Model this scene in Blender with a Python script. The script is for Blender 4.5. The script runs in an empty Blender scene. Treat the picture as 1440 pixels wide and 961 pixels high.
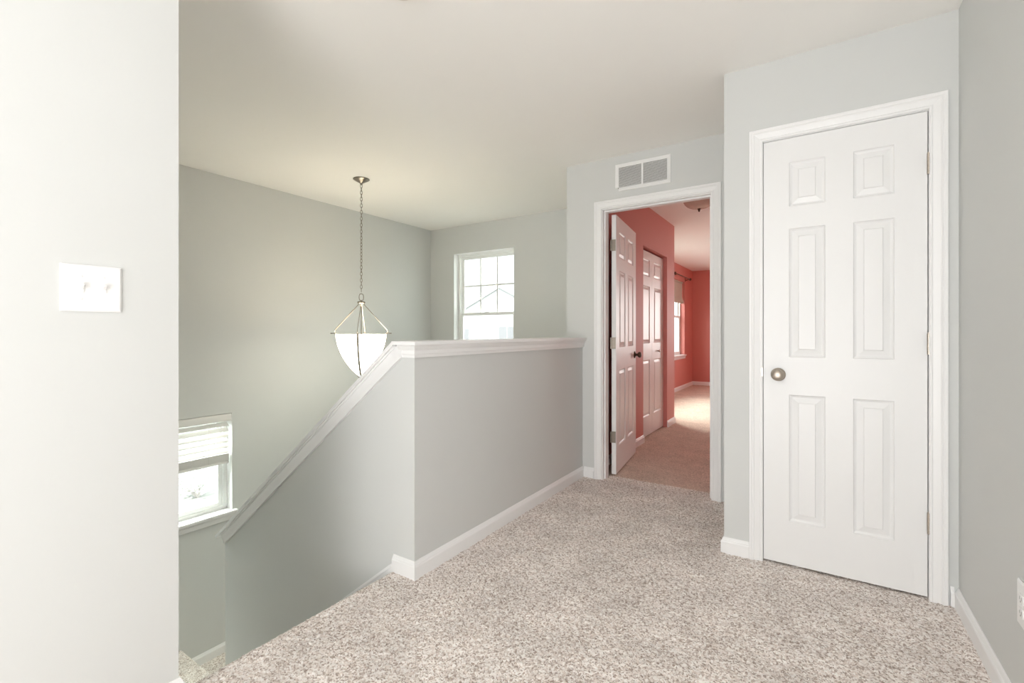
import bpy, bmesh, math, random
import numpy as np
from mathutils import Vector, Matrix
random.seed(7)
PI = math.pi
S = bpy.context.scene
C = S.collection

# ------------------------------------------------------------------ camera
F_PX, HOR, YAW, EYE = 656.0, 468.0, math.radians(33.2), 1.125
cam_d = bpy.data.cameras.new('camera')
cam = bpy.data.objects.new('camera', cam_d); C.objects.link(cam)
cam_d.sensor_width = 36.0
cam_d.lens = F_PX / 1440.0 * 36.0
cam_d.shift_y = -(480.5 - HOR) / 1440.0
cam_d.clip_start = 0.02; cam_d.clip_end = 300
cam.location = (0, 0, EYE)
cam.rotation_euler = (PI/2, 0, YAW)
S.camera = cam
S.view_settings.view_transform = 'Standard'
S.view_settings.look = 'None'
S.view_settings.gamma = 1.0
S.view_settings.use_curve_mapping = False
S.view_settings.exposure = 0.47
try:
    S.cycles.max_bounces = 14; S.cycles.diffuse_bounces = 8; S.cycles.transparent_max_bounces = 16
    S.cycles.sample_clamp_indirect = 8.0
    S.cycles.use_denoising = True
    S.cycles.caustics_reflective = False; S.cycles.caustics_refractive = False
except Exception:
    pass

# ------------------------------------------------------------------ sky and big lights
W = bpy.data.worlds.new('sky'); S.world = W; W.use_nodes = True
bg = W.node_tree.nodes['Background']
bg.inputs[0].default_value = (0.93, 0.97, 1.0, 1); bg.inputs[1].default_value = 1.7

def area(name, loc, rot, sx, sy, power, col=(1, 1, 1)):
    l = bpy.data.lights.new(name, 'AREA'); l.shape = 'RECTANGLE'; l.size = sx; l.size_y = sy
    l.energy = power; l.color = col
    o = bpy.data.objects.new(name, l); o.location = loc; o.rotation_euler = rot; C.objects.link(o)
    return o
def sun(name, rot, power, col):
    l = bpy.data.lights.new(name, 'SUN'); l.energy = power; l.angle = math.radians(3); l.color = col
    o = bpy.data.objects.new(name, l); o.rotation_euler = rot; C.objects.link(o)
# high sun from behind the house: it lights the street, not the rooms
sun('sun', (math.radians(42), 0, math.radians(22)), 5.0, (1.0, 0.97, 0.92))
# added fill lights behind the camera; the second tilts up like bounced flash
area('hall_fill', (-0.30, -2.4, 1.35), (math.radians(90), 0, 0), 1.3, 2.0, 31, (0.975, 0.98, 1.0))
area('hall_fill', (-0.25, -1.6, 0.5), (math.radians(143), 0, math.radians(6)), 1.2, 1.2, 33, (1.0, 0.985, 0.975))
# daylight through the bedroom windows (outside the openings, shining in)
area('bedroom_daylight', (-3.3, 7.35, 2.3), (0, math.radians(-62), 0), 1.6, 1.9, 90, (1.0, 0.97, 0.95))
area('bedroom_daylight', (0.6, 10.9, 1.5), (math.radians(-90), 0, 0), 1.5, 1.5, 60, (1.0, 0.97, 0.95))
# daylight through the two stairwell windows
area('stair_daylight', (-3.6, 7.4, 3.4), (math.radians(-62), 0, 0), 2.6, 1.0, 620, (0.95, 1.0, 0.90))
area('stair_daylight', (-5.6, 0.95, 1.15), (0, math.radians(-62), math.radians(14)), 1.1, 1.0, 240, (0.96, 1.0, 0.94))

# ------------------------------------------------------------------ materials
MATS = {}
def mat(name, col, rough=0.6, metal=0.0, emit=None, estr=0.0, noise=None, bump=None, spec=None):
    m = bpy.data.materials.new(name); m.use_nodes = True
    nt = m.node_tree; b = nt.nodes['Principled BSDF']
    b.inputs['Base Color'].default_value = (*col, 1)
    b.inputs['Roughness'].default_value = rough; b.inputs['Metallic'].default_value = metal
    if spec is not None: b.inputs['Specular IOR Level'].default_value = spec
    if emit is not None:
        b.inputs['Emission Color'].default_value = (*emit, 1); b.inputs['Emission Strength'].default_value = estr
    tc = nt.nodes.new('ShaderNodeTexCoord')
    if noise:
        sc, amt = noise
        n = nt.nodes.new('ShaderNodeTexNoise'); n.inputs['Scale'].default_value = sc; n.inputs['Detail'].default_value = 3
        nt.links.new(tc.outputs['Object'], n.inputs['Vector'])
        r = nt.nodes.new('ShaderNodeMapRange')
        r.inputs['To Min'].default_value = 1 - amt; r.inputs['To Max'].default_value = 1 + amt
        nt.links.new(n.outputs['Fac'], r.inputs['Value'])
        v = nt.nodes.new('ShaderNodeVectorMath'); v.operation = 'SCALE'; v.inputs[0].default_value = col
        nt.links.new(r.outputs['Result'], v.inputs['Scale'])
        nt.links.new(v.outputs['Vector'], b.inputs['Base Color'])
    if bump:
        sc, st, dist = bump
        n = nt.nodes.new('ShaderNodeTexNoise'); n.inputs['Scale'].default_value = sc; n.inputs['Detail'].default_value = 4
        nt.links.new(tc.outputs['Object'], n.inputs['Vector'])
        bp = nt.nodes.new('ShaderNodeBump'); bp.inputs['Strength'].default_value = st; bp.inputs['Distance'].default_value = dist
        nt.links.new(n.outputs['Fac'], bp.inputs['Height']); nt.links.new(bp.outputs['Normal'], b.inputs['Normal'])
    MATS[name] = m
    return m

PAINT = mat('sage_grey_paint', (0.622, 0.632, 0.622), 0.62, noise=(2.5, 0.012), bump=(220, 0.06, 0.001), spec=0.35)
RED = mat('coral_red_paint', (0.60, 0.22, 0.19), 0.55, noise=(3.0, 0.02), bump=(220, 0.06, 0.001), spec=0.4)
CEIL = mat('ceiling_paint', (0.87, 0.855, 0.83), 0.9, noise=(2.0, 0.012), bump=(160, 0.08, 0.001), spec=0.2)
TRIM = mat('white_trim_paint', (0.82, 0.82, 0.82), 0.35, noise=(4.0, 0.008), spec=0.45)
VINYL = mat('white_vinyl', (0.84, 0.85, 0.84), 0.35, noise=(5, 0.01))
PLASTIC = mat('white_plastic', (0.82, 0.82, 0.815), 0.28, noise=(9, 0.006))
ALMOND = mat('detector_plastic', (0.74, 0.71, 0.64), 0.4, noise=(9, 0.01))
DARK = mat('dark_gap', (0.05, 0.045, 0.04), 0.8, noise=(9, 0.1))
SLOT = mat('slot_grey', (0.30, 0.29, 0.28), 0.7, noise=(9, 0.05))
NICKEL = mat('brushed_nickel', (0.30, 0.265, 0.225), 0.32, 1.0, noise=(60, 0.06))
SATIN = mat('satin_nickel', (0.50, 0.44, 0.38), 0.38, 1.0, noise=(60, 0.04))
BRONZE = mat('dark_bronze', (0.10, 0.065, 0.045), 0.35, 0.9, noise=(40, 0.1))
GLOW = mat('lit_frosted_glass', (0.9, 0.87, 0.8), 0.4, emit=(1.0, 0.91, 0.76), estr=8.0, noise=(5, 0.01))
HALLFILL = mat('hall_fill_glass', (0.9, 0.88, 0.85), 0.4, emit=(1.0, 0.985, 0.97), estr=9.0, noise=(5, 0.01))  # glowing dome of the added hall fill lamp
ALAB = mat('alabaster_glass', (0.62, 0.50, 0.42), 0.25, noise=(9, 0.22))
SHADE = mat('shade_fabric', (0.50, 0.44, 0.37), 0.9, noise=(14, 0.06), bump=(300, 0.3, 0.001))
SLAT = mat('blind_slat', (0.80, 0.79, 0.77), 0.45, noise=(8, 0.01))
SIDING = mat('house_siding', (0.50, 0.51, 0.52), 0.8, noise=(0.6, 0.04))
ROOF = mat('house_roof', (0.80, 0.80, 0.81), 0.9, noise=(2.0, 0.03))
HGLASS = mat('house_window', (0.26, 0.265, 0.28), 0.6, noise=(2, 0.1))
GRASS = mat('pale_lawn', (0.44, 0.45, 0.42), 0.95, noise=(0.8, 0.05))
LEAF = mat('tree_leaf', (0.62, 0.64, 0.60), 0.9, noise=(2, 0.1))
BARK = mat('tree_bark', (0.55, 0.52, 0.50), 0.9, noise=(5, 0.1))

def make_wood_white():
    """white door paint over an embossed wood grain"""
    m = mat('embossed_door_paint', (0.80, 0.80, 0.80), 0.36, spec=0.45)
    nt = m.node_tree; b = nt.nodes['Principled BSDF']
    tc = nt.nodes.new('ShaderNodeTexCoord'); mp = nt.nodes.new('ShaderNodeMapping')
    mp.inputs['Scale'].default_value = (9, 9, 1.3)
    w = nt.nodes.new('ShaderNodeTexWave'); w.wave_type = 'RINGS'; w.inputs['Scale'].default_value = 2.2
    w.inputs['Distortion'].default_value = 9; w.inputs['Detail'].default_value = 2
    nt.links.new(tc.outputs['Object'], mp.inputs['Vector']); nt.links.new(mp.outputs['Vector'], w.inputs['Vector'])
    bp = nt.nodes.new('ShaderNodeBump'); bp.inputs['Strength'].default_value = 0.22; bp.inputs['Distance'].default_value = 0.001
    nt.links.new(w.outputs['Fac'], bp.inputs['Height']); nt.links.new(bp.outputs['Normal'], b.inputs['Normal'])
    return m
DOORP = make_wood_white()

def make_glass():
    m = bpy.data.materials.new('window_glass'); m.use_nodes = True; nt = m.node_tree
    nt.nodes.remove(nt.nodes['Principled BSDF'])
    out = nt.nodes['Material Output']
    t = nt.nodes.new('ShaderNodeBsdfTransparent'); t.inputs[0].default_value = (0.96, 0.98, 0.97, 1)
    g = nt.nodes.new('ShaderNodeBsdfGlossy'); g.inputs['Roughness'].default_value = 0.02
    mx = nt.nodes.new('ShaderNodeMixShader'); fr = nt.nodes.new('ShaderNodeFresnel'); fr.inputs['IOR'].default_value = 1.40
    ge = nt.nodes.new('ShaderNodeNewGeometry'); sb = nt.nodes.new('ShaderNodeMath'); sb.operation = 'SUBTRACT'; sb.use_clamp = True
    nt.links.new(fr.outputs[0], sb.inputs[0]); nt.links.new(ge.outputs['Backfacing'], sb.inputs[1])   # one reflection per pane
    nt.links.new(sb.outputs[0], mx.inputs[0]); nt.links.new(t.outputs[0], mx.inputs[1]); nt.links.new(g.outputs[0], mx.inputs[2])
    nt.links.new(mx.outputs[0], out.inputs['Surface'])
    return m
GLASS = make_glass()

def make_carpet(name, c_dark, c_mid, c_light, scale, bump=0.9, patch=0.10):
    m = bpy.data.materials.new(name); m.use_nodes = True; nt = m.node_tree; b = nt.nodes['Principled BSDF']
    b.inputs['Roughness'].default_value = 0.95; b.inputs['Specular IOR Level'].default_value = 0.1
    tc = nt.nodes.new('ShaderNodeTexCoord')
    def L(a, c): nt.links.new(a, c)
    warp = nt.nodes.new('ShaderNodeTexNoise'); warp.inputs['Scale'].default_value = scale*0.55; warp.inputs['Detail'].default_value = 1
    L(tc.outputs['Object'], warp.inputs['Vector'])
    sub = nt.nodes.new('ShaderNodeVectorMath'); sub.operation = 'SUBTRACT'; sub.inputs[1].default_value = (.5, .5, .5)
    L(warp.outputs['Color'], sub.inputs[0])
    sca = nt.nodes.new('ShaderNodeVectorMath'); sca.operation = 'SCALE'; sca.inputs['Scale'].default_value = 2.2/scale
    L(sub.outputs[0], sca.inputs[0])
    add = nt.nodes.new('ShaderNodeVectorMath'); L(tc.outputs['Object'], add.inputs[0]); L(sca.outputs[0], add.inputs[1])
    vo = nt.nodes.new('ShaderNodeTexVoronoi'); vo.inputs['Scale'].default_value = scale; L(add.outputs[0], vo.inputs['Vector'])
    sep = nt.nodes.new('ShaderNodeSeparateColor'); L(vo.outputs['Color'], sep.inputs[0])
    n2 = nt.nodes.new('ShaderNodeTexNoise'); n2.inputs['Scale'].default_value = scale*0.9; n2.inputs['Detail'].default_value = 3
    L(tc.outputs['Object'], n2.inputs['Vector'])
    mixv = nt.nodes.new('ShaderNodeMix'); mixv.data_type = 'FLOAT'; mixv.inputs[0].default_value = 0.30
    L(sep.outputs[0], mixv.inputs[2]); L(n2.outputs['Fac'], mixv.inputs[3])
    cr = nt.nodes.new('ShaderNodeValToRGB'); e = cr.color_ramp.elements
    e[0].position = 0.18; e[0].color = (*c_dark, 1); e[1].position = 0.72; e[1].color = (*c_light, 1)
    k = cr.color_ramp.elements.new(0.42); k.color = (*c_mid, 1)
    L(mixv.outputs[0], cr.inputs[0])
    pn = nt.nodes.new('ShaderNodeTexNoise'); pn.inputs['Scale'].default_value = 5.0; pn.inputs['Detail'].default_value = 3
    L(tc.outputs['Object'], pn.inputs['Vector'])
    mr = nt.nodes.new('ShaderNodeMapRange'); mr.inputs['From Min'].default_value = 0.35; mr.inputs['From Max'].default_value = 0.65
    mr.inputs['To Min'].default_value = 1 - patch; mr.inputs['To Max'].default_value = 1 + patch*0.6
    L(pn.outputs['Fac'], mr.inputs['Value'])
    sc2 = nt.nodes.new('ShaderNodeVectorMath'); sc2.operation = 'SCALE'
    L(cr.outputs[0], sc2.inputs[0]); L(mr.outputs[0], sc2.inputs['Scale']); L(sc2.outputs[0], b.inputs['Base Color'])
    bp = nt.nodes.new('ShaderNodeBump'); bp.inputs['Strength'].default_value = bump; bp.inputs['Distance'].default_value = 0.006
    L(mixv.outputs[0], bp.inputs['Height']); L(bp.outputs[0], b.inputs['Normal'])
    return m
CARPET = make_carpet('frieze_carpet', (0.42, 0.34, 0.295), (0.79, 0.70, 0.645), (0.97, 0.925, 0.89), 180)
RCARPET = make_carpet('bedroom_carpet', (0.42, 0.33, 0.27), (0.58, 0.47, 0.40), (0.70, 0.58, 0.50), 160, 0.3, 0.08)

# ------------------------------------------------------------------ mesh helpers
def link(name, bm, m, parent=None, smooth=False, kind=None, bevel=None):
    me = bpy.data.meshes.new(name)
    bmesh.ops.recalc_face_normals(bm, faces=bm.faces)
    bm.to_mesh(me); bm.free()
    for x in (m if isinstance(m, (list, tuple)) else [m]): me.materials.append(x)
    if smooth:
        for p in me.polygons: p.use_smooth = True
    o = bpy.data.objects.new(name, me); C.objects.link(o)
    if parent: o.parent = parent
    if kind: o['kind'] = kind
    if bevel:
        md = o.modifiers.new('edge', 'BEVEL'); md.width = bevel; md.segments = 2; md.limit_method = 'ANGLE'; md.angle_limit = math.radians(40)
    return o
def thing(name, label, cat, loc=(0, 0, 0), rz=0, group=None):
    o = bpy.data.objects.new(name, None); C.objects.link(o); o.location = loc; o.rotation_euler = (0, 0, rz)
    o['label'] = label; o['category'] = cat
    if group: o['group'] = group
    return o
def struct_empty(name, loc, rz=0):
    o = bpy.data.objects.new(name, None); C.objects.link(o); o.location = loc; o.rotation_euler = (0, 0, rz); o['kind'] = 'structure'
    return o
def box(bm, x0, x1, y0, y1, z0, z1, rot=None):
    vs = [Vector((x, y, z)) for x in (x0, x1) for y in (y0, y1) for z in (z0, z1)]
    if rot is not None:
        c = Vector(((x0+x1)/2, (y0+y1)/2, (z0+z1)/2)); vs = [c + rot @ (v-c) for v in vs]
    v = [bm.verts.new(p) for p in vs]
    for f in ((0, 1, 3, 2), (4, 6, 7, 5), (0, 4, 5, 1), (2, 3, 7, 6), (0, 2, 6, 4), (1, 5, 7, 3)):
        bm.faces.new([v[i] for i in f])
def prism(bm, pts, axis, a0, a1):
    """polygon pts (u,v) extruded along axis: 'y' -> u=x, v=z"""
    def P(u, v, a): return {'y': (u, a, v), 'x': (a, u, v), 'z': (u, v, a)}[axis]
    A = [bm.verts.new(P(u, v, a0)) for u, v in pts]; B = [bm.verts.new(P(u, v, a1)) for u, v in pts]
    bm.faces.new(A); bm.faces.new(B[::-1]); n = len(pts)
    for i in range(n): bm.faces.new((A[i], A[(i+1) % n], B[(i+1) % n], B[i]))
def lathe(bm, prof, cx=0, cy=0, cz=0, n=40, M=None):
    rings = []
    for r, z in prof:
        if r < 1e-6: rings.append([bm.verts.new((0, 0, z))])
        else: rings.append([bm.verts.new((r*math.cos(2*PI*i/n), r*math.sin(2*PI*i/n), z)) for i in range(n)])
    for a, b in zip(rings, rings[1:]):
        for i in range(n):
            j = (i+1) % n
            if len(a) == 1 and len(b) == 1: continue
            if len(a) == 1: bm.faces.new((a[0], b[i], b[j]))
            elif len(b) == 1: bm.faces.new((a[i], a[j], b[0]))
            else: bm.faces.new((a[i], a[j], b[j], b[i]))
    T = Matrix.Translation((cx, cy, cz)) @ (M.to_4x4() if M is not None else Matrix.Identity(4))
    vs = [v for r in rings for v in r]
    bmesh.ops.transform(bm, matrix=T, verts=vs)
def tube(bm, pts, r, n=10, closed=False):
    pts = [Vector(p) for p in pts]; rings = []; N = len(pts)
    up = Vector((0.13, 0.31, 0.94)).normalized()
    for k, p in enumerate(pts):
        a = pts[(k-1) % N] if (closed or k > 0) else p
        b = pts[(k+1) % N] if (closed or k < N-1) else p
        t = (b-a).normalized(); s = t.cross(up)
        if s.length < 1e-3: s = t.cross(Vector((1, 0, 0)))
        s.normalize(); q = s.cross(t)
        rr = r[k] if isinstance(r, (list, tuple)) else r
        rings.append([bm.verts.new(p + s*rr*math.cos(2*PI*i/n) + q*rr*math.sin(2*PI*i/n)) for i in range(n)])
    for k in range(N if closed else N-1):
        A, B = rings[k], rings[(k+1) % N]
        for i in range(n): bm.faces.new((A[i], A[(i+1) % n], B[(i+1) % n], B[i]))
    if not closed: bm.faces.new(rings[0][::-1]); bm.faces.new(rings[-1])
def sweep(bm, pts, nrm, prof, flip=1):
    """mitred sweep. pts: polyline in a plane with normal nrm; prof: (a outward in plane, b along nrm)."""
    nrm = Vector(nrm).normalized(); pts = [Vector(p) for p in pts]; rings = []
    dirs = [(pts[i+1]-pts[i]).normalized() for i in range(len(pts)-1)]
    for i, p in enumerate(pts):
        d0 = dirs[max(i-1, 0)]; d1 = dirs[min(i, len(dirs)-1)]
        n0 = d0.cross(nrm)*flip; n1 = d1.cross(nrm)*flip
        m = (n0+n1).normalized(); m = m / max(m.dot(n0), 0.2)
        rings.append([bm.verts.new(p + m*a + nrm*b) for a, b in prof])
    k = len(prof)
    for A, B in zip(rings, rings[1:]):
        for i in range(k): bm.faces.new((A[i], A[(i+1) % k], B[(i+1) % k], B[i]))
    bm.faces.new(rings[0][::-1]); bm.faces.new(rings[-1])

def wall(name, x0, x1, y0, y1, z0, z1, mats, holes=(), matfn=None):
    """wall box with rectangular holes; runs along its longer horizontal side"""
    bm = bmesh.new(); along_x = (x1-x0) > (y1-y0)
    u0, u1 = (x0, x1) if along_x else (y0, y1)
    us = sorted({u0, u1, *[h[0] for h in holes], *[h[1] for h in holes]})
    zs = sorted({z0, z1, *[h[2] for h in holes], *[h[3] for h in holes]})
    for a, b in zip(us, us[1:]):
        run = None
        for c, d in zip(zs, zs[1:]):
            inside = any(h[0] <= a and b <= h[1] and h[2] <= c and d <= h[3] for h in holes)
            if inside: continue
            if along_x: box(bm, a, b, y0, y1, c, d)
            else: box(bm, x0, x1, a, b, c, d)
    bmesh.ops.remove_doubles(bm, verts=bm.verts, dist=1e-5)
    # drop the inner faces shared by neighbouring blocks
    seen = {}
    for f in bm.faces:
        key = tuple(round(c, 4) for c in f.calc_center_median()); seen.setdefault(key, []).append(f)
    bmesh.ops.delete(bm, geom=[f for v in seen.values() if len(v) > 1 for f in v], context='FACES_ONLY')
    bmesh.ops.recalc_face_normals(bm, faces=bm.faces)
    if matfn:
        for f in bm.faces: f.material_index = matfn(f.normal, f.calc_center_median())
    return link(name, bm, mats, kind='structure')

# ------------------------------------------------------------------ key dimensions
H = 2.45
XR = 0.485                    # right wall
YC = 2.60                     # closet wall
XC = -0.40                    # closet wall corner
YV = 3.365                    # end wall with the bedroom door
XK, YK = -1.54, 1.54          # knee wall faces
XN, YN = -1.62, 0.63          # near left wall and its end
XL, YF = -4.20, 4.49          # stairwell outer walls
Z1 = -2.76                    # lower storey
NOSE = -1.695
RISE, RUN = 0.197, 0.2545
XRC, YRC = -1.49, 5.97        # bedroom closet wall and its corner
XRW, YRW = -2.25, 10.54       # bedroom outer walls

# ------------------------------------------------------------------ walls
wall('wall_right', XR, XR+.12, -2.72, YV, -0.1, H, PAINT)
wall('wall_closet', XC, XR, YC, YC+.115, -0.1, H, PAINT, [(-.238, .405, -.1, 2.072)])
wall('wall_closet_side', XC, XC+.115, YC+.115, YV, -0.1, H, PAINT)
wall('wall_end', -1.678, 1.62, YV, YV+.12, -0.1, H, [PAINT, RED], [(-1.39, -.582, -.1, 2.085)],
     lambda n, c: 1 if n.y > .5 else 0)
wall('wall_stair_right', -1.678, XRC, YV+.12, YF, Z1, H, [PAINT, RED], (), lambda n, c: 1 if n.x > .5 else 0)
WIN1 = (-3.805, -2.912, 0.62, 2.105)
wall('wall_far', XL-.15, XRC-.12, YF, YF+.15, Z1-.2, H, [PAINT, TRIM], [WIN1], lambda n, c: 1 if abs(n.y) < .5 and WIN1[0]-.01 < c.x < WIN1[1]+.01 else 0)
WIN2 = (1.135, 2.033, -0.395, 0.438)
wall('wall_left', XL-.15, XL, YN-.12, YF, Z1-.2, H, [PAINT, TRIM], [WIN2], lambda n, c: 1 if abs(n.x) < .5 and WIN2[0]-.01 < c.y < WIN2[1]+.01 and WIN2[2]-.01 < c.z < WIN2[3]+.01 else 0)
wall('wall_stair_near', XL, XN-.12, YN-.12, YN, Z1, H, PAINT)
wall('wall_near', XN-.12, XN, -2.72, YN, Z1, H, PAINT)
wall('wall_behind', XN, XR, -2.72, -2.6, -0.1, H, PAINT)
# knee walls around the stairwell: level run along the hall, raked run down the stair
bm = bmesh.new(); box(bm, XK-.14, XK, YK+.14, YV, Z1, 1.064)
link('wall_knee', bm, PAINT, kind='structure')
SL = 0.775
def rake(x): return 1.064 + (x + 1.645) * SL       # top of the raked wall
XE = -3.268
bm = bmesh.new()
prism(bm, [(XE, Z1), (XK, Z1), (XK, 1.064), (-1.645, 1.064), (XE, rake(XE))], 'y', YK, YK+.14)
link('wall_stair_knee', bm, PAINT, kind='structure')
# bedroom shell
wall('wall_bedroom_closet', XRC-.12, XRC, YF, YRC, -0.1, H, RED, [(4.73, 5.635, -.1, 2.02)])
wall('wall_bedroom_closet_end', XRW, XRC-.12, YRC-.12, YRC, -0.1, H, RED)
WIN3 = (8.92, 9.823, 0.68, 2.148); WIN4 = (6.55, 8.15, 0.68, 2.148)
wall('wall_bedroom_window', XRW-.15, XRW, YF+.15, YRW+.12, -0.1, H, [RED, SIDING], [WIN3, WIN4], lambda n, c: 1 if n.x < -.5 else 0)
wall('wall_bedroom_far', XRW, 1.62, YRW, YRW+.12, -0.1, H, RED, [(-.2, 1.4, .68, 2.148)])
wall('wall_bedroom_right', 1.5, 1.62, YV+.12, YRW, -0.1, H, RED)
# ceiling: hall and stairwell, then bedroom
bm = bmesh.new()
box(bm, XL-.15, 1.62, -2.72, YF+.15, H, H+.15); box(bm, XRW-.15, 1.62, YF+.15, YRW+.12, H, H+.15)
link('ceiling', bm, CEIL, kind='structure')

# ------------------------------------------------------------------ floors
def pile_floor(name, x0, x1, y0, y1, step, amp, m, z=0.0, nose_x=None, cut=None):
    nx = int((x1-x0)/step)+1; ny = int((y1-y0)/step)+1
    xs = np.linspace(x0, x1, nx); ys = np.linspace(y0, y1, ny)
    X, Y = np.meshgrid(xs, ys, indexing='ij'); rng = np.random.default_rng(3)
    Z = rng.random(X.shape)*amp
    Z = 0.6*Z + 0.1*(np.roll(Z, 1, 0)+np.roll(Z, -1, 0)+np.roll(Z, 1, 1)+np.roll(Z, -1, 1))
    Xj = X + (rng.random(X.shape)-.5)*step*.7; Yj = Y + (rng.random(X.shape)-.5)*step*.7
    Zf = z + Z - amp*.5
    if nose_x is not None:
        t = np.clip((nose_x + .035 - X)/.035, 0, 1)
        Zf -= .035*(1-np.sqrt(np.clip(1-t*t, 0, 1)))
    V = np.stack([Xj, Yj, Zf], -1).reshape(-1, 3)
    i, j = np.meshgrid(np.arange(nx-1), np.arange(ny-1), indexing='ij')
    cx = xs[i]; cy = ys[j]
    keep = np.ones(i.shape, bool) if cut is None else ~cut(cx, cy)
    i = i[keep]; j = j[keep]
    Fq = np.stack([i*ny+j, (i+1)*ny+j, (i+1)*ny+j+1, i*ny+j+1], -1)
    used, inv = np.unique(Fq.ravel(), return_inverse=True)
    V = V[used]; Fq = inv.reshape(-1, 4)
    me = bpy.data.meshes.new(name)
    me.vertices.add(len(V)); me.vertices.foreach_set('co', V.ravel().astype(np.float32))
    me.loops.add(Fq.size); me.loops.foreach_set('vertex_index', Fq.ravel().astype(np.int32))
    me.polygons.add(len(Fq)); me.polygons.foreach_set('loop_start', np.arange(0, Fq.size, 4, dtype=np.int32))
    me.update(calc_edges=True); me.validate()
    me.materials.append(m); me.polygons.foreach_set('use_smooth', np.ones(len(Fq), bool))
    o = bpy.data.objects.new(name, me); C.objects.link(o)
    return o
fl = pile_floor('floor', NOSE, XR, -0.4, YV+.155, 0.0065, 0.0085, CARPET, 0.0, NOSE,
                lambda x, y: ((y > YK+.08) & (x < XK-.06)) | ((y < YN-.05) & (x < XN-.05)) | ((x > XC+.06) & (y > YC+.05)))
fl['kind'] = 'structure'
bm = bmesh.new()
box(bm, NOSE+.012, XR, -2.6, YV+.13, -.25, -.008)
link('floor_hall_base', bm, CARPET, kind='structure')
bm = bmesh.new(); box(bm, XRW, 1.5, YV+.13, YRW, -.12, 0.002)
link('floor_bedroom', bm, RCARPET, kind='structure')
bm = bmesh.new(); box(bm, XL, XR, YN, YF, Z1-.2, Z1)
link('floor_lower', bm, CARPET, kind='structure')

# ------------------------------------------------------------------ staircase
st = thing('staircase', 'carpeted staircase going down behind the raked half wall to a landing', 'staircase', (NOSE, YN, 0))
def nosed(bm, a, b, z, thick, y0, y1, axis='x'):
    """tread slab with a rounded front edge at a (towards lower steps at a when a<b)"""
    r = .016; pts = []
    for k in range(7):
        t = PI/2 + PI*k/6
        pts.append((a + r + r*math.cos(t) if a < b else a - r - r*math.cos(t), z - r + r*math.sin(t)))
    pts += [(a + (.03 if a < b else -.03), z-2*r), (a + (.03 if a < b else -.03), z-thick), (b, z-thick), (b, z)]
    if axis == 'x': prism(bm, pts, 'y', y0, y1)
    else: prism(bm, pts, 'x', y0, y1)
for n in range(1, 7):
    bm = bmesh.new()
    x_in = NOSE - RUN*(n-1) + .03; x_out = NOSE - RUN*n
    nosed(bm, x_out - NOSE, x_in - NOSE, -RISE*n, RISE, 0.004, YK-YN-.004)
    link('tread', bm, CARPET, st)
ZL = -RISE*7
bm = bmesh.new(); YL1 = 1.655
box(bm, -3.274-NOSE, NOSE-RUN*6+.03-NOSE, .004, YK-YN-.004, ZL-.22, ZL); link('landing_strip', bm, CARPET, st)
st = thing('staircase', 'carpeted landing and lower steps glimpsed beyond the end of the raked half wall', 'staircase', (XL, YN, ZL))
def lower(o): o.location = (NOSE-XL, 0, -ZL)
bm = bmesh.new()
nosed(bm, YL1-YN, 0.004, ZL, .22, XL-NOSE+.004, -3.274-NOSE, 'y')
lower(link('landing', bm, CARPET, st))
bm = bmesh.new(); YL2 = 2.52
nosed(bm, YL2-YN, YL1-YN-.03, ZL-RISE, .22, XL-NOSE+.004, -3.274-NOSE, 'y')
lower(link('landing', bm, CARPET, st))
for n in range(1, 5):
    bm = bmesh.new()
    nosed(bm, YL2+RUN*n-YN, YL2+RUN*(n-1)-.03-YN, ZL-RISE*(n+1), RISE, XL-NOSE+.004, -3.274-NOSE, 'y')
    lower(link('tread', bm, CARPET, st))

# ------------------------------------------------------------------ baseboards
BB = [(0, 0), (.0145, 0), (.0145, .060), (.012, .066), (.0095, .068), (.0065, .076), (.003, .083), (0, .083)]
def baseboard(name, pts, flip=1, z=-.004):
    bm = bmesh.new(); sweep(bm, [(x, y, z) for x, y in pts], (0, 0, 1), BB, flip)
    return link(name, bm, TRIM, kind='structure')
baseboard('baseboard_knee', [(XK-.135, YK), (XK, YK), (XK, YV)])
baseboard('baseboard_end', [(XK+.0145, YV), (-1.441, YV)])
baseboard('baseboard_closet_side', [(XC, YV-.01), (XC, YC), (-.283, YC)])
baseboard('baseboard_closet', [(.4585, YC), (XR-.0146, YC)])
baseboard('baseboard_right', [(XR, YC), (XR, -2.58)])
baseboard('baseboard_near', [(XN, -2.58), (XN, YN), (XN-.075, YN)])
baseboard('baseboard_landing', [(XL, YL1+.03), (XL, YL2)], z=ZL-RISE)
baseboard('baseboard_landing_upper', [(XL, YN+.01), (XL, YL1-.03)], z=ZL)
baseboard('baseboard_bedroom_closet', [(XRC, YV+.13), (XRC, 4.73)])
baseboard('baseboard_bedroom_corner', [(XRC, 5.635), (XRC, YRC), (XRW+.02, YRC)])
baseboard('baseboard_bedroom_window', [(XRW, YRC+.01), (XRW, YRW), (1.48, YRW)])
# skirt board running down the stair against the raked wall
bm = bmesh.new()
def sk(x): return .018 + (x + 1.703)*SL
xa, xb = XK-.137, -3.2
prism(bm, [(xa, sk(xa)), (xb, sk(xb)), (xb, sk(xb)-.30), (xa, sk(xa)-.30)], 'y', YK-.012, YK)
prism(bm, [(xa, sk(xa)), (xb, sk(xb)), (xb, sk(xb)-.016), (xa, sk(xa)-.016)], 'y', YK-.019, YK-.012)
link('trim_stair_skirt', bm, TRIM, kind='structure')

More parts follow.
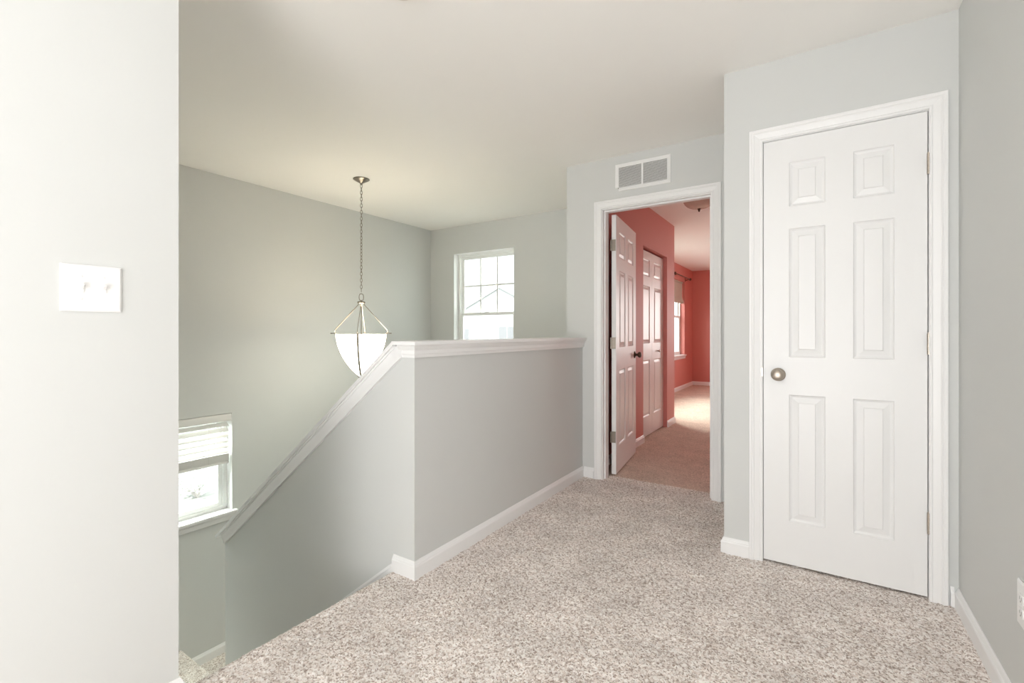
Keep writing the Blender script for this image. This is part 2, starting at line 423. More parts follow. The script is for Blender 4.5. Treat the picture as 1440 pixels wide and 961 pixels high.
# ------------------------------------------------------------------ knee wall caps
OV = .038
bm = bmesh.new()
capz0, capz1 = 1.066, 1.086
prism(bm, [(XK+OV, YV), (XK+OV, YK-OV), (-1.655, YK-OV), (-1.655, YK+.14+OV), (XK-.14-OV, YK+.14+OV), (XK-.14-OV, YV)], 'z', capz0, capz1)
cp = link('trim_cap', bm, TRIM, kind='structure', bevel=.004)
CM = [(0, 0), (.009, 0), (.011, .012), (.014, .018), (.014, .034), (.022, .044), (.026, .052), (.026, .056), (0, .056)]
bm = bmesh.new(); sweep(bm, [(-1.628, YK, 1.010), (XK, YK, 1.010), (XK, YV, 1.010)], (0, 0, 1), CM, 1)
link('trim_cap_moulding', bm, TRIM, kind='structure')
# raked cap board and its fascia
def rk(x): return capz1 + (x+1.650)*SL
x1, x2 = -1.652, -3.335
sec = math.sqrt(1+SL*SL); tv = .017*sec
def raked(bm, x_hi, x_lo, top, h, y0, y1):
    """board under the rake line: top edge `top` below it, `h` deep (both square to the slope), lower end cut square"""
    def pt(x, dn): return (x + dn*SL/sec, rk(x) - dn/sec)      # dn measured square to the slope
    a, b = pt(x_lo, top), pt(x_lo, top+h)
    hi_t, hi_b = rk(x_hi) - top*sec, rk(x_hi) - (top+h)*sec
    prism(bm, [(x_hi, hi_t), a, b, (x_hi, hi_b)], 'y', y0, y1)
bm = bmesh.new(); raked(bm, x1, x2, 0, .017, YK-.033, YK+.14+OV)
link('trim_rake_cap', bm, TRIM, kind='structure')
bm = bmesh.new()
fx2 = -3.303
raked(bm, -1.655, fx2, .0165, .0645, YK-.016, YK)
raked(bm, -1.655, fx2+.004, .0165, .009, YK-.021, YK-.016)
# short mitre piece where the raked board meets the level moulding
prism(bm, [(-1.656, rk(-1.656)-.0165*sec), (-1.600, 1.064), (-1.612, 1.010), (-1.656, rk(-1.656)-.081*sec)], 'y', YK-.016, YK)
link('trim_rake_fascia', bm, TRIM, kind='structure')

# ------------------------------------------------------------------ doors
def panel_slab(name, w, h, t, panels, m, parent, loc=(0, 0, 0), rz=0):
    """moulded raised-panel slab, local x 0..w, front at y=0 facing -y, back y=t"""
    bm = bmesh.new()
    xs = sorted({0, w, *[p[0] for p in panels], *[p[1] for p in panels]})
    zs = sorted({0, h, *[p[2] for p in panels], *[p[3] for p in panels]})
    for side in (0, 1):
        def P(x, z, d): return bm.verts.new((x, d if side == 0 else t-d, z))
        for a, b in zip(xs, xs[1:]):
            for c, d in zip(zs, zs[1:]):
                hit = [p for p in panels if p[0] <= a and b <= p[1] and p[2] <= c and d <= p[3]]
                if not hit:
                    bm.faces.new([P(a, c, 0), P(b, c, 0), P(b, d, 0), P(a, d, 0)]); continue
                x0, x1_, z0, z1 = hit[0]
                rings = []
                for ins, dep in ((0, 0), (.004, .0065), (.012, .0105), (.014, .0105), (.037, .0050), (.0405, .0010)):
                    rings.append([P(x0+ins, z0+ins, dep), P(x1_-ins, z0+ins, dep), P(x1_-ins, z1-ins, dep), P(x0+ins, z1-ins, dep)])
                for A, B in zip(rings, rings[1:]):
                    for i in range(4): bm.faces.new((A[i], A[(i+1) % 4], B[(i+1) % 4], B[i]))
                bm.faces.new(rings[-1])
    for (p, q) in (((0, 0), (w, 0)), ((w, 0), (w, h)), ((w, h), (0, h)), ((0, h), (0, 0))):
        bm.faces.new([bm.verts.new((p[0], 0, p[1])), bm.verts.new((q[0], 0, q[1])), bm.verts.new((q[0], t, q[1])), bm.verts.new((p[0], t, p[1]))])
    bmesh.ops.remove_doubles(bm, verts=bm.verts, dist=1e-5)
    o = link(name, bm, m, parent); o.location = loc; o.rotation_euler = (0, 0, rz)
    return o
def knob_bm(depth=.062, r=.027):
    """round knob with rose, axis along -y"""
    bm = bmesh.new()
    prof = [(0, 0), (.031, 0), (.032, .003), (.029, .007), (.016, .010), (.011, .016), (.011, .026), (.017, .031), (r*.93, .038), (r, .046), (r*.97, .053), (r*.8, .059), (r*.45, .0625), (0, .0635)]
    lathe(bm, prof, n=36, M=Matrix.Rotation(PI/2, 3, 'X'))
    return bm
def hinge(parent, loc, rz=0, m=SATIN):
    bm = bmesh.new()
    for k in range(5):
        z0 = -.044 + k*.0178
        lathe(bm, [(0, z0), (.0062, z0), (.0062, z0+.0168), (0, z0+.0168)], n=16)
    lathe(bm, [(0, .045), (.0045, .045), (.0045, .049), (0, .051)], n=12)
    box(bm, -.001, .030, .004, .0062, -.044, .045)
    o = link('hinge', bm, m, parent); o.location = loc; o.rotation_euler = (0, 0, rz)
    return o
CAS = [(0, 0), (.0, .009), (.004, .012), (.010, .012), (.013, .0095), (.020, .011), (.036, .0145), (.040, .017), (.046, .0155), (.050, .0175), (.0585, .0175), (.0600, .015), (.0600, 0)]

# closet door (closed)
d1 = struct_empty('door_1', (-.2215, YC+.002, 0.012))
ROWS = [(.207, .815), (.995, 1.612), (1.718, 1.930)]
panel_slab('door_slab', .610, 2.046, .035, [(a, b, c, d) for (a, b) in ((.108, .253), (.357, .502)) for (c, d) in ROWS], DOORP, d1)
k = link('door_knob', knob_bm(), SATIN, d1, smooth=True); k.location = (.063, -.0005, .91)
bm = bmesh.new(); prism(bm, [(.001, -.022), (-.004, -.020), (-.008, -.012), (-.009, 0), (-.008, .012), (-.004, .020), (.001, .022)], 'y', -.0165, -.009); o = link('latch_plate', bm, SATIN, d1); o.location = (-.002, 0, .92)
for z in (.311, 1.065, 1.823):
    hinge(d1, (.6135, -.0065, z))
bm = bmesh.new(); sweep(bm, [(-.2235, YC, -.008), (-.2235, YC, 2.063), (.3915, YC, 2.063), (.3915, YC, -.008)], (0, -1, 0), CAS, -1)
link('trim_closet_casing', bm, TRIM, kind='structure')
bm = bmesh.new()
for (a, b) in ((-.238, -.2245), (.3920, .405)): box(bm, a, b, YC, YC+.115, -.008, 2.072)
box(bm, -.2245, .3920, YC, YC+.115, 2.0605, 2.072)
box(bm, -.2245, .3920, YC+.040, YC+.052, 2.048, 2.0605); box(bm, -.2245, -.212, YC+.040, YC+.052, -.008, 2.048); box(bm, .379, .3920, YC+.040, YC+.052, -.008, 2.048)
link('trim_closet_jamb', bm, TRIM, kind='structure')
bm = bmesh.new(); box(bm, XC+.115, XR, YC+.45, YC+.50, -.1, H); link('wall_closet_inner', bm, PAINT, kind='structure')

# bedroom door (open into the bedroom)
DX0, DX1, DZ = -1.372, -.600, 2.062
bm = bmesh.new(); sweep(bm, [(DX0-.006, YV, -.008), (DX0-.006, YV, DZ+.006), (DX1+.006, YV, DZ+.006), (DX1+.006, YV, -.008)], (0, -1, 0), CAS, -1)
link('trim_bedroom_casing', bm, TRIM, kind='structure')
bm = bmesh.new()
box(bm, -1.39, DX0, YV, YV+.12, -.008, 2.085); box(bm, DX1, -.582, YV, YV+.12, -.008, 2.085); box(bm, DX0, DX1, YV, YV+.12, DZ, 2.085)
box(bm, DX0, DX0+.011, YV+.030, YV+.075, -.008, DZ); box(bm, DX1-.011, DX1, YV+.030, YV+.075, -.008, DZ); box(bm, DX0+.011, DX1-.011, YV+.030, YV+.075, DZ-.011, DZ)
link('trim_bedroom_jamb', bm, TRIM, kind='structure')
bm = bmesh.new(); sweep(bm, [(DX0-.006, YV+.12, .0), (DX0-.006, YV+.12, DZ+.006), (DX1+.006, YV+.12, DZ+.006), (DX1+.006, YV+.12, .0)], (0, 1, 0), CAS, 1)
link('trim_bedroom_casing_inner', bm, TRIM, kind='structure')
# hinge axis at the room-side corner of the jamb; slab swung about 97 degrees
hx, hy = DX0+.012, YV+.135
ang = math.radians(97)
d2 = struct_empty('door_2', (hx, hy, .012), ang)
# local x runs from hinge to free edge; local -y face is the one seen from the hall
panel_slab('door_slab', .762, 2.040, .035, [(a, b, c, d) for (a, b) in ((.112, .332), (.430, .650)) for (c, d) in ROWS], DOORP, d2, (.006, -.040, 0))
k = link('door_knob', knob_bm(), BRONZE, d2, smooth=True); k.location = (.705, -.040, .91)
k = link('door_knob', knob_bm(), BRONZE, d2, smooth=True); k.location = (.705, -.005, .91); k.rotation_euler = (0, 0, PI)
for z in (.29, 1.03, 1.80):
    bm = bmesh.new()
    for q in range(5):
        z0 = -.044 + q*.0178; lathe(bm, [(0, z0), (.006, z0), (.006, z0+.0168), (0, z0+.0168)], n=14)
    box(bm, .0035, .0058, -.037, -.004, -.044, .045)      # leaf on the door edge
    for (sy, sz) in ((-.028, -.03), (-.014, -.012), (-.028, .012), (-.014, .03)):
        lathe(bm, [(0, .0), (.0035, .0), (.003, .0012), (0, .0012)], cx=.0033, cy=sy, cz=sz, n=8, M=Matrix.Rotation(-PI/2, 3, 'Y'))
    o = link('hinge', bm, NICKEL, d2); o.location = (0, 0, z)
# bifold closet door
d3 = struct_empty('door_3', (XRC-.045, 4.735, .015), PI/2)
fa = math.radians(1.6)
for i in (0, 1):
    sl = panel_slab('door_leaf', .446, 1.985, .032, [(.075, .371, c, min(d, 1.90)) for (c, d) in ROWS], DOORP, d3, (.001 + i*.449, 0, 0), 0)
    if i:
        bm = bmesh.new(); lathe(bm, [(0, 0), (.009, 0), (.007, .008), (.010, .014), (.016, .020), (.015, .027), (0, .030)], n=20, M=Matrix.Rotation(PI/2, 3, 'X'))
        kb = link('door_knob', bm, SATIN, sl, smooth=True); kb.location = (.223, 0, .90)

# ------------------------------------------------------------------ windows
def window(name, loc, rz, w, h, muntins=None, stool=True, split=.5, depth=.15, sill_out=.035, apron=True):
    """local x along the wall, local y outwards, origin at the inner wall plane, bottom centre of the opening"""
    r = struct_empty(name, loc, rz); y0, y1 = depth-.062, depth
    f = .030
    bm = bmesh.new()
    box(bm, -w/2, -w/2+f, y0, y1, 0, h); box(bm, w/2-f, w/2, y0, y1, 0, h)
    box(bm, -w/2+f, w/2-f, y0, y1, 0, f); box(bm, -w/2+f, w/2-f, y0, y1, h-f, h)
    box(bm, -w/2+f, -w/2+f+.006, y0-.008, y1, f, h-f); box(bm, w/2-f-.006, w/2-f, y0-.008, y1, f, h-f)
    link('window_frame', bm, VINYL, r, bevel=.002)
    mz = h*split; s = .034; a = w/2-f-.006
    def sash(nm, z0, z1, ya, yb):
        bm = bmesh.new()
        box(bm, -a, -a+s, ya, yb, z0, z1); box(bm, a-s, a, ya, yb, z0, z1)
        box(bm, -a+s, a-s, ya, yb, z0, z0+s); box(bm, -a+s, a-s, ya, yb, z1-s, z1)
        o = link(nm, bm, VINYL, r, bevel=.003)
        bm = bmesh.new(); ym = (ya+yb)/2; box(bm, -a+s-.004, a-s+.004, ym-.002, ym+.002, z0+s-.004, z1-s+.004)
        link('pane', bm, GLASS, o)
        return o
    up = sash('sash', mz-.017, h-f, y0+.032, y0+.056)
    lo = sash('sash', f, mz+.017, y0+.004, y0+.028)
    bm = bmesh.new(); box(bm, -.03, .03, y0-.004, y0+.012, mz+.016, mz+.026); link('sash_lock', bm, VINYL, lo, bevel=.003)
    if muntins:
        nc, nr = muntins; bm = bmesh.new(); ym = y0+.044; z0, z1 = mz-.017+s, h-f-s
        for i in range(1, nc):
            x = -a+s + (2*a-2*s)*i/nc; box(bm, x-.010, x+.010, ym-.005, ym+.005, z0, z1)
        for j in range(1, nr):
            z = z0+(z1-z0)*j/nr; box(bm, -a+s, a-s, ym-.0045, ym+.0045, z-.010, z+.010)
        link('muntins', bm, VINYL, up)
    if stool:
        bm = bmesh.new(); box(bm, -w/2-.035, w/2+.035, -sill_out, y0, -.018, .004)
        link('window_sill', bm, TRIM, r, bevel=.005)
        if apron:
            bm = bmesh.new()
            prism(bm, [(-.001, -.020), (-.024, -.020), (-.022, -.030), (-.014, -.036), (-.012, -.070), (-.004, -.078), (-.001, -.078)], 'x', -w/2-.025, w/2+.025)
            link('window_apron', bm, TRIM, r)
    return r
window('window_1', ((WIN1[0]+WIN1[1])/2, YF, WIN1[2]), 0, WIN1[1]-WIN1[0], WIN1[3]-WIN1[2], (3, 2), split=.495)
window('window_2', (XL, (WIN2[0]+WIN2[1])/2, WIN2[2]), PI/2, WIN2[1]-WIN2[0], WIN2[3]-WIN2[2], None, split=.52)
window('window_3', (XRW, (WIN3[0]+WIN3[1])/2, WIN3[2]), PI/2, WIN3[1]-WIN3[0], WIN3[3]-WIN3[2], None, split=.52)
window('window_4', (XRW, (WIN4[0]+WIN4[1])/2, WIN4[2]), PI/2, WIN4[1]-WIN4[0], WIN4[3]-WIN4[2], None, split=.52)
window('window_5', (.6, YRW, .68), 0, 1.6, 1.468, None, split=.52, depth=.12)

# ------------------------------------------------------------------ pendant light over the stair
PX, PY = -3.29, 2.655
pn = thing('pendant_light', 'lit white glass bowl pendant on a long nickel chain over the stairwell', 'lamp', (PX, PY, H))
bm = bmesh.new(); lathe(bm, [(0, 0), (.068, 0), (.070, -.004), (.062, -.010), (.040, -.022), (.018, -.034), (.010, -.040), (.010, -.050), (0, -.052)], n=40)
link('canopy', bm, NICKEL, pn, smooth=True)
bm = bmesh.new(); ztop, zbot = -.048, 1.478-H
npitch = 33; pitch = (ztop-zbot)/npitch
for i in range(npitch):
    zc = ztop - pitch*(i+.5); hl = pitch*.5+.004; hw = .0085; pts = []
    for q in range(16):
        t = 2*PI*q/16; px, pz = hw*math.cos(t), hl*math.sin(t)
        rot = PI/2*(i % 2) + .5 + i*.06
        pts.append((px*math.cos(rot), px*math.sin(rot), zc+pz))
    tube(bm, pts, .0021, 6, closed=True)
link('chain', bm, NICKEL, pn, smooth=True)
cr = (math.cos(YAW), math.sin(YAW))       # the loop's plane
bm = bmesh.new(); zc = 1.430-H; pts = []
for q in range(24):
    t = 2*PI*q/24; u = .019*math.copysign(abs(math.cos(t))**.6, math.cos(t)); pts.append((u*cr[0], u*cr[1], zc + .029*math.copysign(abs(math.sin(t))**.8, math.sin(t))))
tube(bm, pts, .003, 8, closed=True); link('loop', bm, NICKEL, pn, smooth=True)
zh = 1.384-H
bm = bmesh.new(); lathe(bm, [(0, .022), (.007, .020), (.006, .012), (.030, .008), (.033, .003), (.033, -.003), (.028, -.007), (.010, -.012), (.009, -.030), (0, -.032)], cz=zh, n=32)
link('hub', bm, NICKEL, pn, smooth=True)
RG, ZR, ZB = .207, 1.107, .742
def gprof(t): return RG*(1-t**1.75)**0.80          # t 0 rim .. 1 tip
prof = [(max(gprof(t), .020), ZR-H-(ZR-ZB)*t) for t in [i/28 for i in range(28)]] + [(.018, ZB-H+.004)]
bm = bmesh.new(); lathe(bm, prof + [(.0, ZB-H+.004)], n=56)
# inner wall so that the glass has thickness
inn = [(max(r-.005, .004), z+.003) for r, z in prof]
n_ = len(bm.verts)
lathe(bm, [(prof[0][0], prof[0][1])] + [(prof[0][0]-.0015, prof[0][1]+.002)] + inn[:1] + inn[1:] + [(0, ZB-H+.009)], n=56)
link('glass_shade', bm, GLOW, pn, smooth=True)
bm = bmesh.new(); tube(bm, [(0, 0, zh-.03), (0, 0, ZB-H+.03)], .004, 10); link('stem', bm, NICKEL, pn, smooth=True)
bm = bmesh.new(); lathe(bm, [(0, .014), (.021, .012), (.026, .004), (.024, -.003), (.012, -.009), (.013, -.015), (.008, -.022), (0, -.025)], cz=ZB-H-.002, n=28)
link('finial', bm, NICKEL, pn, smooth=True)
for k in range(4):
    a = math.radians(10 + 90*k)
    # direction measured from the side that faces the hall
    back = Vector((math.sin(YAW), -math.cos(YAW), 0)); side = Vector((math.cos(YAW), math.sin(YAW), 0))
    d = back*math.cos(a) + side*math.sin(a)
    bm = bmesh.new()
    tube(bm, [d*.022 + Vector((0, 0, zh-.004)), d*.026 + Vector((0, 0, zh-.020)), d*(RG+.008) + Vector((0, 0, 1.150-H)), d*(RG+.013)+Vector((0, 0, 1.140-H)), d*(RG+.013)+Vector((0, 0, 1.118-H))], .0035, 8)
    arm = link('arm', bm, NICKEL, pn, smooth=True)
    bm = bmesh.new(); tube(bm, [d*(RG-.004)+Vector((0, 0, 1.119-H)), d*(RG+.046)+Vector((0, 0, 1.119-H))], [.0035, .0042], 10)
    link('pin', bm, NICKEL, arm, smooth=True)
    bm = bmesh.new(); s = d.cross(Vector((0, 0, 1)))
    rows = []
    for i in range(31):
        t = i/30*.985; r = max(gprof(t), .020)+.003
        z = ZR-H-(ZR-ZB)*t + (.012 if i == 0 else 0)
        rows.append([d*(r)+s*.008+Vector((0, 0, z)), d*(r+.0035)+s*.008+Vector((0, 0, z)), d*(r+.0035)-s*.008+Vector((0, 0, z)), d*(r)-s*.008+Vector((0, 0, z))])
    R = [[bm.verts.new(p) for p in q] for q in rows]
    for A, B in zip(R, R[1:]):
        for i in range(4): bm.faces.new((A[i], A[(i+1) % 4], B[(i+1) % 4], B[i]))
    bm.faces.new(R[0]); bm.faces.new(R[-1][::-1])
    link('strap', bm, NICKEL, pn)

# ------------------------------------------------------------------ return-air vent above the bedroom door
vx0, vx1, vz0, vz1 = -1.271, -.862, 2.184, 2.386
vt = thing('air_vent', 'white louvered return air vent high above the bedroom door', 'vent', ((vx0+vx1)/2, YV, (vz0+vz1)/2))
hw, hh = (vx1-vx0)/2, (vz1-vz0)/2
bm = bmesh.new()
VP = [(0, 0), (0, .004), (.024, .009), (.027, .006), (.027, 0)]
sweep(bm, [(-hw+.027, 0, -hh+.027), (-hw+.027, 0, hh-.027), (hw-.027, 0, hh-.027), (hw-.027, 0, -hh+.027), (-hw+.027, 0, -hh+.027)], (0, -1, 0), VP, -1)
box(bm, -.007, .007, -.006, 0, -hh+.02, hh-.02)
link('vent_frame', bm, PLASTIC, vt)
bm = bmesh.new(); box(bm, -hw+.02, hw-.02, -.0008, 0, -hh+.02, hh-.02); link('vent_back', bm, DARK, vt)
for side in (-1, 1):
    for i in range(16):
        z = -hh+.033 + i*(2*hh-.066)/15
        bm = bmesh.new(); xa_, xb_ = (-hw+.027, -.007) if side < 0 else (.007, hw-.027)
        prism(bm, [(-.0085, z-.0062), (-.0010, z+.0022), (-.0010, z+.0034), (-.0085, z-.0050)], 'x', xa_, xb_)
        link('slat', bm, PLASTIC, vt)

# ------------------------------------------------------------------ light switch on the near wall
sw = thing('light_switch', 'white double toggle light switch plate on the near left wall', 'switch', (XN, .4278, 1.2425), PI/2)
# local x = +Y, local -y = +X (into the hall)
bm = bmesh.new(); W2, H2 = .063, .0615
A = [(-W2, 0, -H2), (W2, 0, -H2), (W2, 0, H2), (-W2, 0, H2)]; B = [(-W2, -.003, -H2), (W2, -.003, -H2), (W2, -.003, H2), (-W2, -.003, H2)]; i_ = .005
Cc = [(-W2+i_, -.0065, -H2+i_), (W2-i_, -.0065, -H2+i_), (W2-i_, -.0065, H2-i_), (-W2+i_, -.0065, H2-i_)]
R = [[bm.verts.new(p) for p in q] for q in (A, B, Cc)]
for a, b in zip(R, R[1:]):
    for i in range(4): bm.faces.new((a[i], a[(i+1) % 4], b[(i+1) % 4], b[i]))
bm.faces.new(R[-1]); bm.faces.new(R[0][::-1]); link('switch_plate', bm, PLASTIC, sw)
for x in (-.023, .023):
    bm = bmesh.new(); box(bm, x-.0055, x+.0055, -.0078, -.006, -.0125, .0125); fr_ = link('toggle_slot', bm, PLASTIC, sw)
    bm = bmesh.new(); prism(bm, [(-.007, -.004), (-.007, .006), (-.0185, .0115), (-.0195, .0065)], 'x', x-.0042, x+.0042)
    link('toggle', bm, PLASTIC, sw, bevel=.001)
    for z in (-.030, .030):
        bm = bmesh.new(); lathe(bm, [(0, 0), (.0032, 0), (.0028, .0012), (0, .0015)], cx=x, cy=-.0064, cz=z, n=14, M=Matrix.Rotation(PI/2, 3, 'X')); link('screw', bm, PLASTIC, sw)

# ------------------------------------------------------------------ power outlet on the right wall
ot = thing('power_outlet', 'white power outlet low on the right wall at the photo edge', 'outlet', (XR, 1.872, .360), -PI/2)
bm = bmesh.new(); W2, H2 = .041, .064
A = [(-W2, 0, -H2), (W2, 0, -H2), (W2, 0, H2), (-W2, 0, H2)]; B = [(x, -.003, z) for x, y, z in A]; Cc = [(x*(1-i_/W2), -.0065, z*(1-i_/H2)) for x, y, z in A]
R = [[bm.verts.new(p) for p in q] for q in (A, B, Cc)]
for a, b in zip(R, R[1:]):
    for i in range(4): bm.faces.new((a[i], a[(i+1) % 4], b[(i+1) % 4], b[i]))
bm.faces.new(R[-1]); bm.faces.new(R[0][::-1]); link('outlet_plate', bm, PLASTIC, ot)
for z in (-.0195, .0195):
    bm = bmesh.new(); pts = []
    for q in range(24):
        t = 2*PI*q/24; pts.append((.0172*math.cos(t), max(-.0125, min(.0125, .0172*math.sin(t)))))
    prism(bm, [(x, zz+z) for x, zz in pts], 'y', -.009, -.006); rc = link('receptacle', bm, PLASTIC, ot)
    bm = bmesh.new(); box(bm, -.0075, -.0055, -.0094, -.0088, z-.004, z+.005); box(bm, .0055, .0075, -.0094, -.0088, z-.004, z+.005); box(bm, -.002, .002, -.0094, -.0088, z-.010, z-.006)
    link('socket_slots', bm, SLOT, rc)
bm = bmesh.new(); lathe(bm, [(0, 0), (.0032, 0), (.0028, .0012), (0, .0015)], cy=-.0064, n=14, M=Matrix.Rotation(PI/2, 3, 'X')); link('screw', bm, PLASTIC, ot)

# ------------------------------------------------------------------ smoke detector and added hall fill lamp on the ceiling
sd = thing('smoke_detector', 'small round off-white smoke detector on the hall ceiling', 'smoke detector', (-1.318, 1.245, H))
bm = bmesh.new(); lathe(bm, [(0, 0), (.066, 0), (.067, -.006), (.062, -.011), (.062, -.016), (.058, -.028), (.045, -.036), (.020, -.039), (0, -.039)], n=44)
link('detector_body', bm, ALMOND, sd, smooth=True)
bm = bmesh.new(); lathe(bm, [(0, -.038), (.008, -.038), (.007, -.042), (0, -.042)], n=16); link('test_button', bm, ALMOND, sd)
hl = thing('ceiling_light', 'unseen round fill light added on the hall ceiling', 'ceiling light', (-.45, .11, H))  # lamp added above the view, standing in for flash bounced off the ceiling
bm = bmesh.new(); lathe(bm, [(0, 0), (.155, 0), (.158, -.010), (.150, -.022), (.140, -.022), (0, -.018)], n=48); link('lamp_base', bm, NICKEL, hl, smooth=True)
bm = bmesh.new(); lathe(bm, [(.140, -.020)] + [(.140*math.cos(t), -.020-.075*math.sin(t)) for t in [PI/2*i/10 for i in range(1, 10)]] + [(0, -.095)], n=48); link('lamp_glass', bm, HALLFILL, hl, smooth=True)
bm = bmesh.new(); lathe(bm, [(0, -.090), (.012, -.094), (.010, -.102), (0, -.108)], n=16); link('finial', bm, NICKEL, hl, smooth=True)

# bedroom flush light, unlit
cl = thing('ceiling_light', 'unlit alabaster glass bowl light with bronze finial on the bedroom ceiling', 'ceiling light', (-.955, 4.76, H))
bm = bmesh.new(); lathe(bm, [(0, 0), (.150, 0), (.152, -.012), (.145, -.030), (.135, -.030), (0, -.020)], n=44); link('lamp_base', bm, BRONZE, cl, smooth=True)
bm = bmesh.new(); lathe(bm, [(.148, -.028)] + [(.148*math.cos(t)**.8, -.028-.100*math.sin(t)) for t in [PI/2*i/10 for i in range(1, 10)]] + [(0, -.128)], n=44); link('lamp_glass', bm, ALAB, cl, smooth=True)
bm = bmesh.new(); lathe(bm, [(0, -.124), (.016, -.128), (.012, -.136), (.009, -.146), (.006, -.156), (0, -.160)], n=20); link('finial', bm, BRONZE, cl, smooth=True)

# ------------------------------------------------------------------ blind in the stair window
wy = (WIN2[0]+WIN2[1])/2; ww = WIN2[1]-WIN2[0]; wt = WIN2[3]
bl = thing('window_blind', 'white slatted blind half lowered in the stair landing window', 'blind', (XL, wy, wt), PI/2)
a = ww/2-.008
bm = bmesh.new(); prism(bm, [(-.008, -.004), (-.008, -.058), (-.004, -.064), (.004, -.066), (.008, -.060), (.008, -.004)], 'x', -a, a)
link('valance', bm, SLAT, bl)
bm = bmesh.new(); box(bm, -a+.01, a-.01, .012, .058, -.045, -.004); link('headrail', bm, SLAT, bl)
def slat_bm(z, tilt):
    bm = bmesh.new(); pts = []
    for s_, off in ((1, .0014), (-1, -.0014)):
        for q in range(7)[::s_]:
            u = -.025 + .05*q/6; pts.append((u, .0035*(1-(u/.025)**2)+off))
    ct, sn = math.cos(tilt), math.sin(tilt)
    prism(bm, [(.036 + u*ct - v*sn, z + u*sn + v*ct) for u, v in pts], 'x', -a+.012, a-.012); return bm
for i in range(6):
    link('slat', slat_bm(-.094 - i*.046, math.radians(34)), SLAT, bl)
for i in range(12):
    link('slat', slat_bm(-.345 - i*.0052, math.radians(0)), SLAT, bl)
bm = bmesh.new(); box(bm, -a+.012, a-.012, .010, .062, -.427, -.407); link('bottom_rail', bm, SLAT, bl, bevel=.004)
for x in (-.27, .27):
    bm = bmesh.new()
    for yy in (.0095, .063): tube(bm, [(x, yy, -.05), (x, yy, -.41)], .0012, 6)
    tube(bm, [(x+.012, .036, -.05), (x+.012, .036, -.41)], .001, 6)
    link('ladder_cord', bm, SLAT, bl)

# ------------------------------------------------------------------ bedroom window shade and curtain rod
wy3 = (WIN3[0]+WIN3[1])/2; a = (WIN3[1]-WIN3[0])/2-.01
rs = thing('roman_shade', 'brown fabric shade drawn up at the top of the bedroom window', 'shade', (XRW, wy3, WIN3[3]), PI/2)
bm = bmesh.new(); nu = 60; rows = [(0, .045, 0), (-.06, .045, 0), (-.20, .046, .0), (-.30, .047, .001), (-.345, .040, .004), (-.375, .030, .007), (-.40, .022, .010), (-.425, .024, .012), (-.44, .034, .010)]
G = []
for z, y, amp in rows:
    G.append([[bm.verts.new((-a + 2*a*i/nu, y + amp*math.sin(i*.9) + dy, z + amp*.8*math.sin(i*.45+1) + (0 if amp < .006 else -.03*abs((i/nu-.5)*2)**2*0))) for i in range(nu+1)] for dy in (0, .003)])
for A, B in zip(G, G[1:]):
    for s_ in (0, 1):
        for i in range(nu): bm.faces.new((A[s_][i], A[s_][i+1], B[s_][i+1], B[s_][i]))
    for i in (0, nu): bm.faces.new((A[0][i], A[1][i], B[1][i], B[0][i]))
for g in (G[0], G[-1]):
    for i in range(nu): bm.faces.new((g[0][i], g[0][i+1], g[1][i+1], g[1][i]))
link('shade_fabric', bm, SHADE, rs, smooth=True)
bm = bmesh.new(); box(bm, -a, a, .030, .060, -.028, -.002); link('headrail', bm, SHADE, rs)
rod = thing('curtain_rod', 'thin bare curtain rod with ball ends above the bedroom window', 'curtain rod', (XRW+.001, wy3, 2.215))
bm = bmesh.new(); tube(bm, [(.075, -.58, 0), (.075, .58, 0)], .009, 12); link('rod', bm, BRONZE, rod, smooth=True)
for s_ in (-1, 1):
    bm = bmesh.new(); lathe(bm, [(0, -.026), (.010, -.025), (.012, -.015), (.024, -.004), (.026, .010), (.018, .024), (0, .030)], cx=.075, cy=s_*.60, n=20, M=Matrix.Rotation(-s_*PI/2, 3, 'X')); link('finial', bm, BRONZE, rod, smooth=True)
    bm = bmesh.new(); tube(bm, [(0, s_*.50, -.03), (.03, s_*.50, -.025), (.06, s_*.50, -.014), (.075, s_*.50, -.010)], .006, 8); box(bm, 0, .005, s_*.50-.012, s_*.50+.012, -.055, .02); link('bracket', bm, BRONZE, rod)

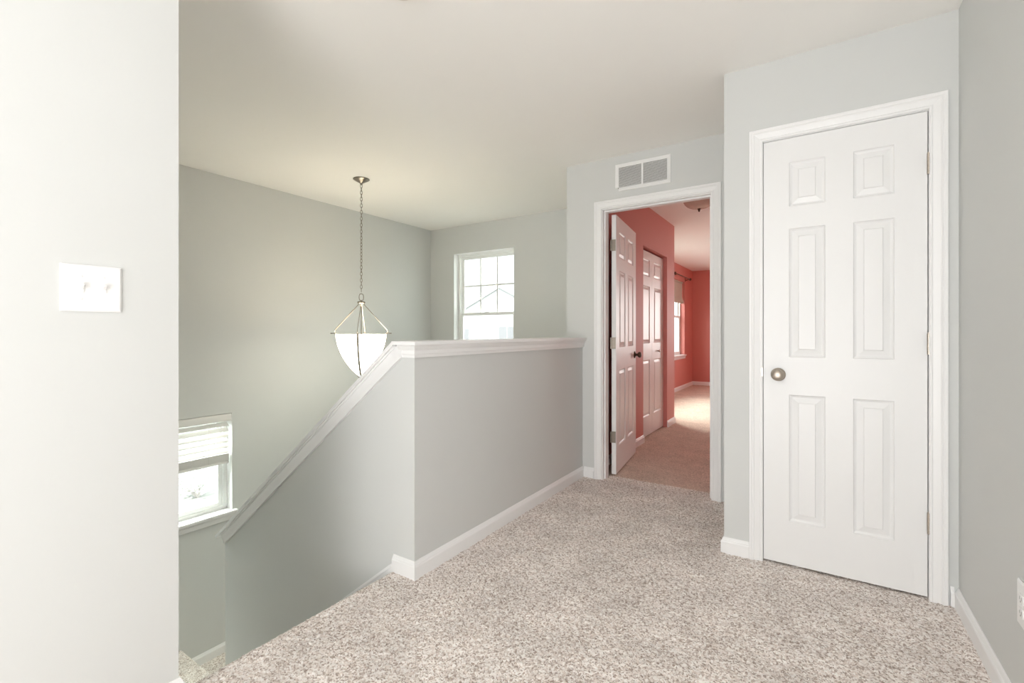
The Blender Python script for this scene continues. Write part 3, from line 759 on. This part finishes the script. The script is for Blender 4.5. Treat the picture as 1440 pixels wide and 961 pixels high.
# ------------------------------------------------------------------ outside
bm = bmesh.new(); box(bm, -70, 30, -30, 80, Z1-.6, Z1-.35); link('floor_lawn', bm, GRASS, kind='structure')
def house(name, label, loc, rz, w, d, eave, apex, wm, wins):
    h_ = thing(name, label, 'house', loc, rz)
    bm = bmesh.new(); prism(bm, [(-w/2, 0), (w/2, 0), (w/2, eave), (0, apex), (-w/2, eave)], 'y', 0, d); link('walls', bm, wm, h_)
    bm = bmesh.new(); o = .10; k = (apex-eave)/(w/2)
    for s_ in (-1, 1):
        prism(bm, [(0, apex+.12), (s_*(w/2+o), eave-k*o+.12), (s_*(w/2+o), eave-k*o+.02), (0, apex+.02)], 'y', -o, d+o)
    link('roof', bm, ROOF, h_)
    for (x, z, a_, b_) in wins:
        bm = bmesh.new(); box(bm, x-a_/2-.08, x+a_/2+.08, -.05, 0.02, z-.08, z+b_+.08)
        fr_ = link('window_frame', bm, wm, h_)
        bm = bmesh.new()
        for i in (0, 1):
            for j in (0, 1): box(bm, x-a_/2+i*a_/2+.04, x+i*a_/2-.04, -.07, -.045, z+j*b_/2+.04, z+(j+1)*b_/2-.04)
        link('pane', bm, HGLASS, fr_)
    return h_
house('neighbour_house', 'pale gabled house across the street seen through the stairwell window', (-12.6, 18.2, Z1-.4), math.radians(8), 7.5, 9, 4.5, 6.4, SIDING,
      [(-2.2, 3.2, 1.1, 1.3), (.4, 3.2, .9, 1.4), (2.6, 3.2, 1.1, 1.3), (.4, .6, 1.0, 2.0), (-2.2, .8, 1.4, 1.3)])
sh = thing('shrub', 'pale leafy shrub on the lawn outside the stair landing window', 'shrub', (-13.3, 5.6, Z1-.36))
bm = bmesh.new(); lv = bmesh.new()
for k in range(14):
    a_ = random.uniform(0, 2*PI); e_ = random.uniform(.5, 1.3); L_ = random.uniform(.5, .9)
    tip = Vector((math.cos(a_)*math.cos(e_), math.sin(a_)*math.cos(e_), math.sin(e_)))*L_
    tube(bm, [(0, 0, 0), tip*.5+Vector((0, 0, .06)), tip], [.02, .012, .004], 5)
    for q in range(26):
        p = tip*random.uniform(.45, 1.05) + Vector([random.gauss(0, .08) for _ in range(3)])
        n = Vector([random.gauss(0, 1) for _ in range(3)]).normalized(); t = n.orthogonal().normalized(); u = n.cross(t)
        lv.faces.new([lv.verts.new(p + t*.05), lv.verts.new(p + u*.025), lv.verts.new(p - t*.05), lv.verts.new(p - u*.025)])
link('stems', bm, BARK, sh); link('foliage', lv, LEAF, sh)
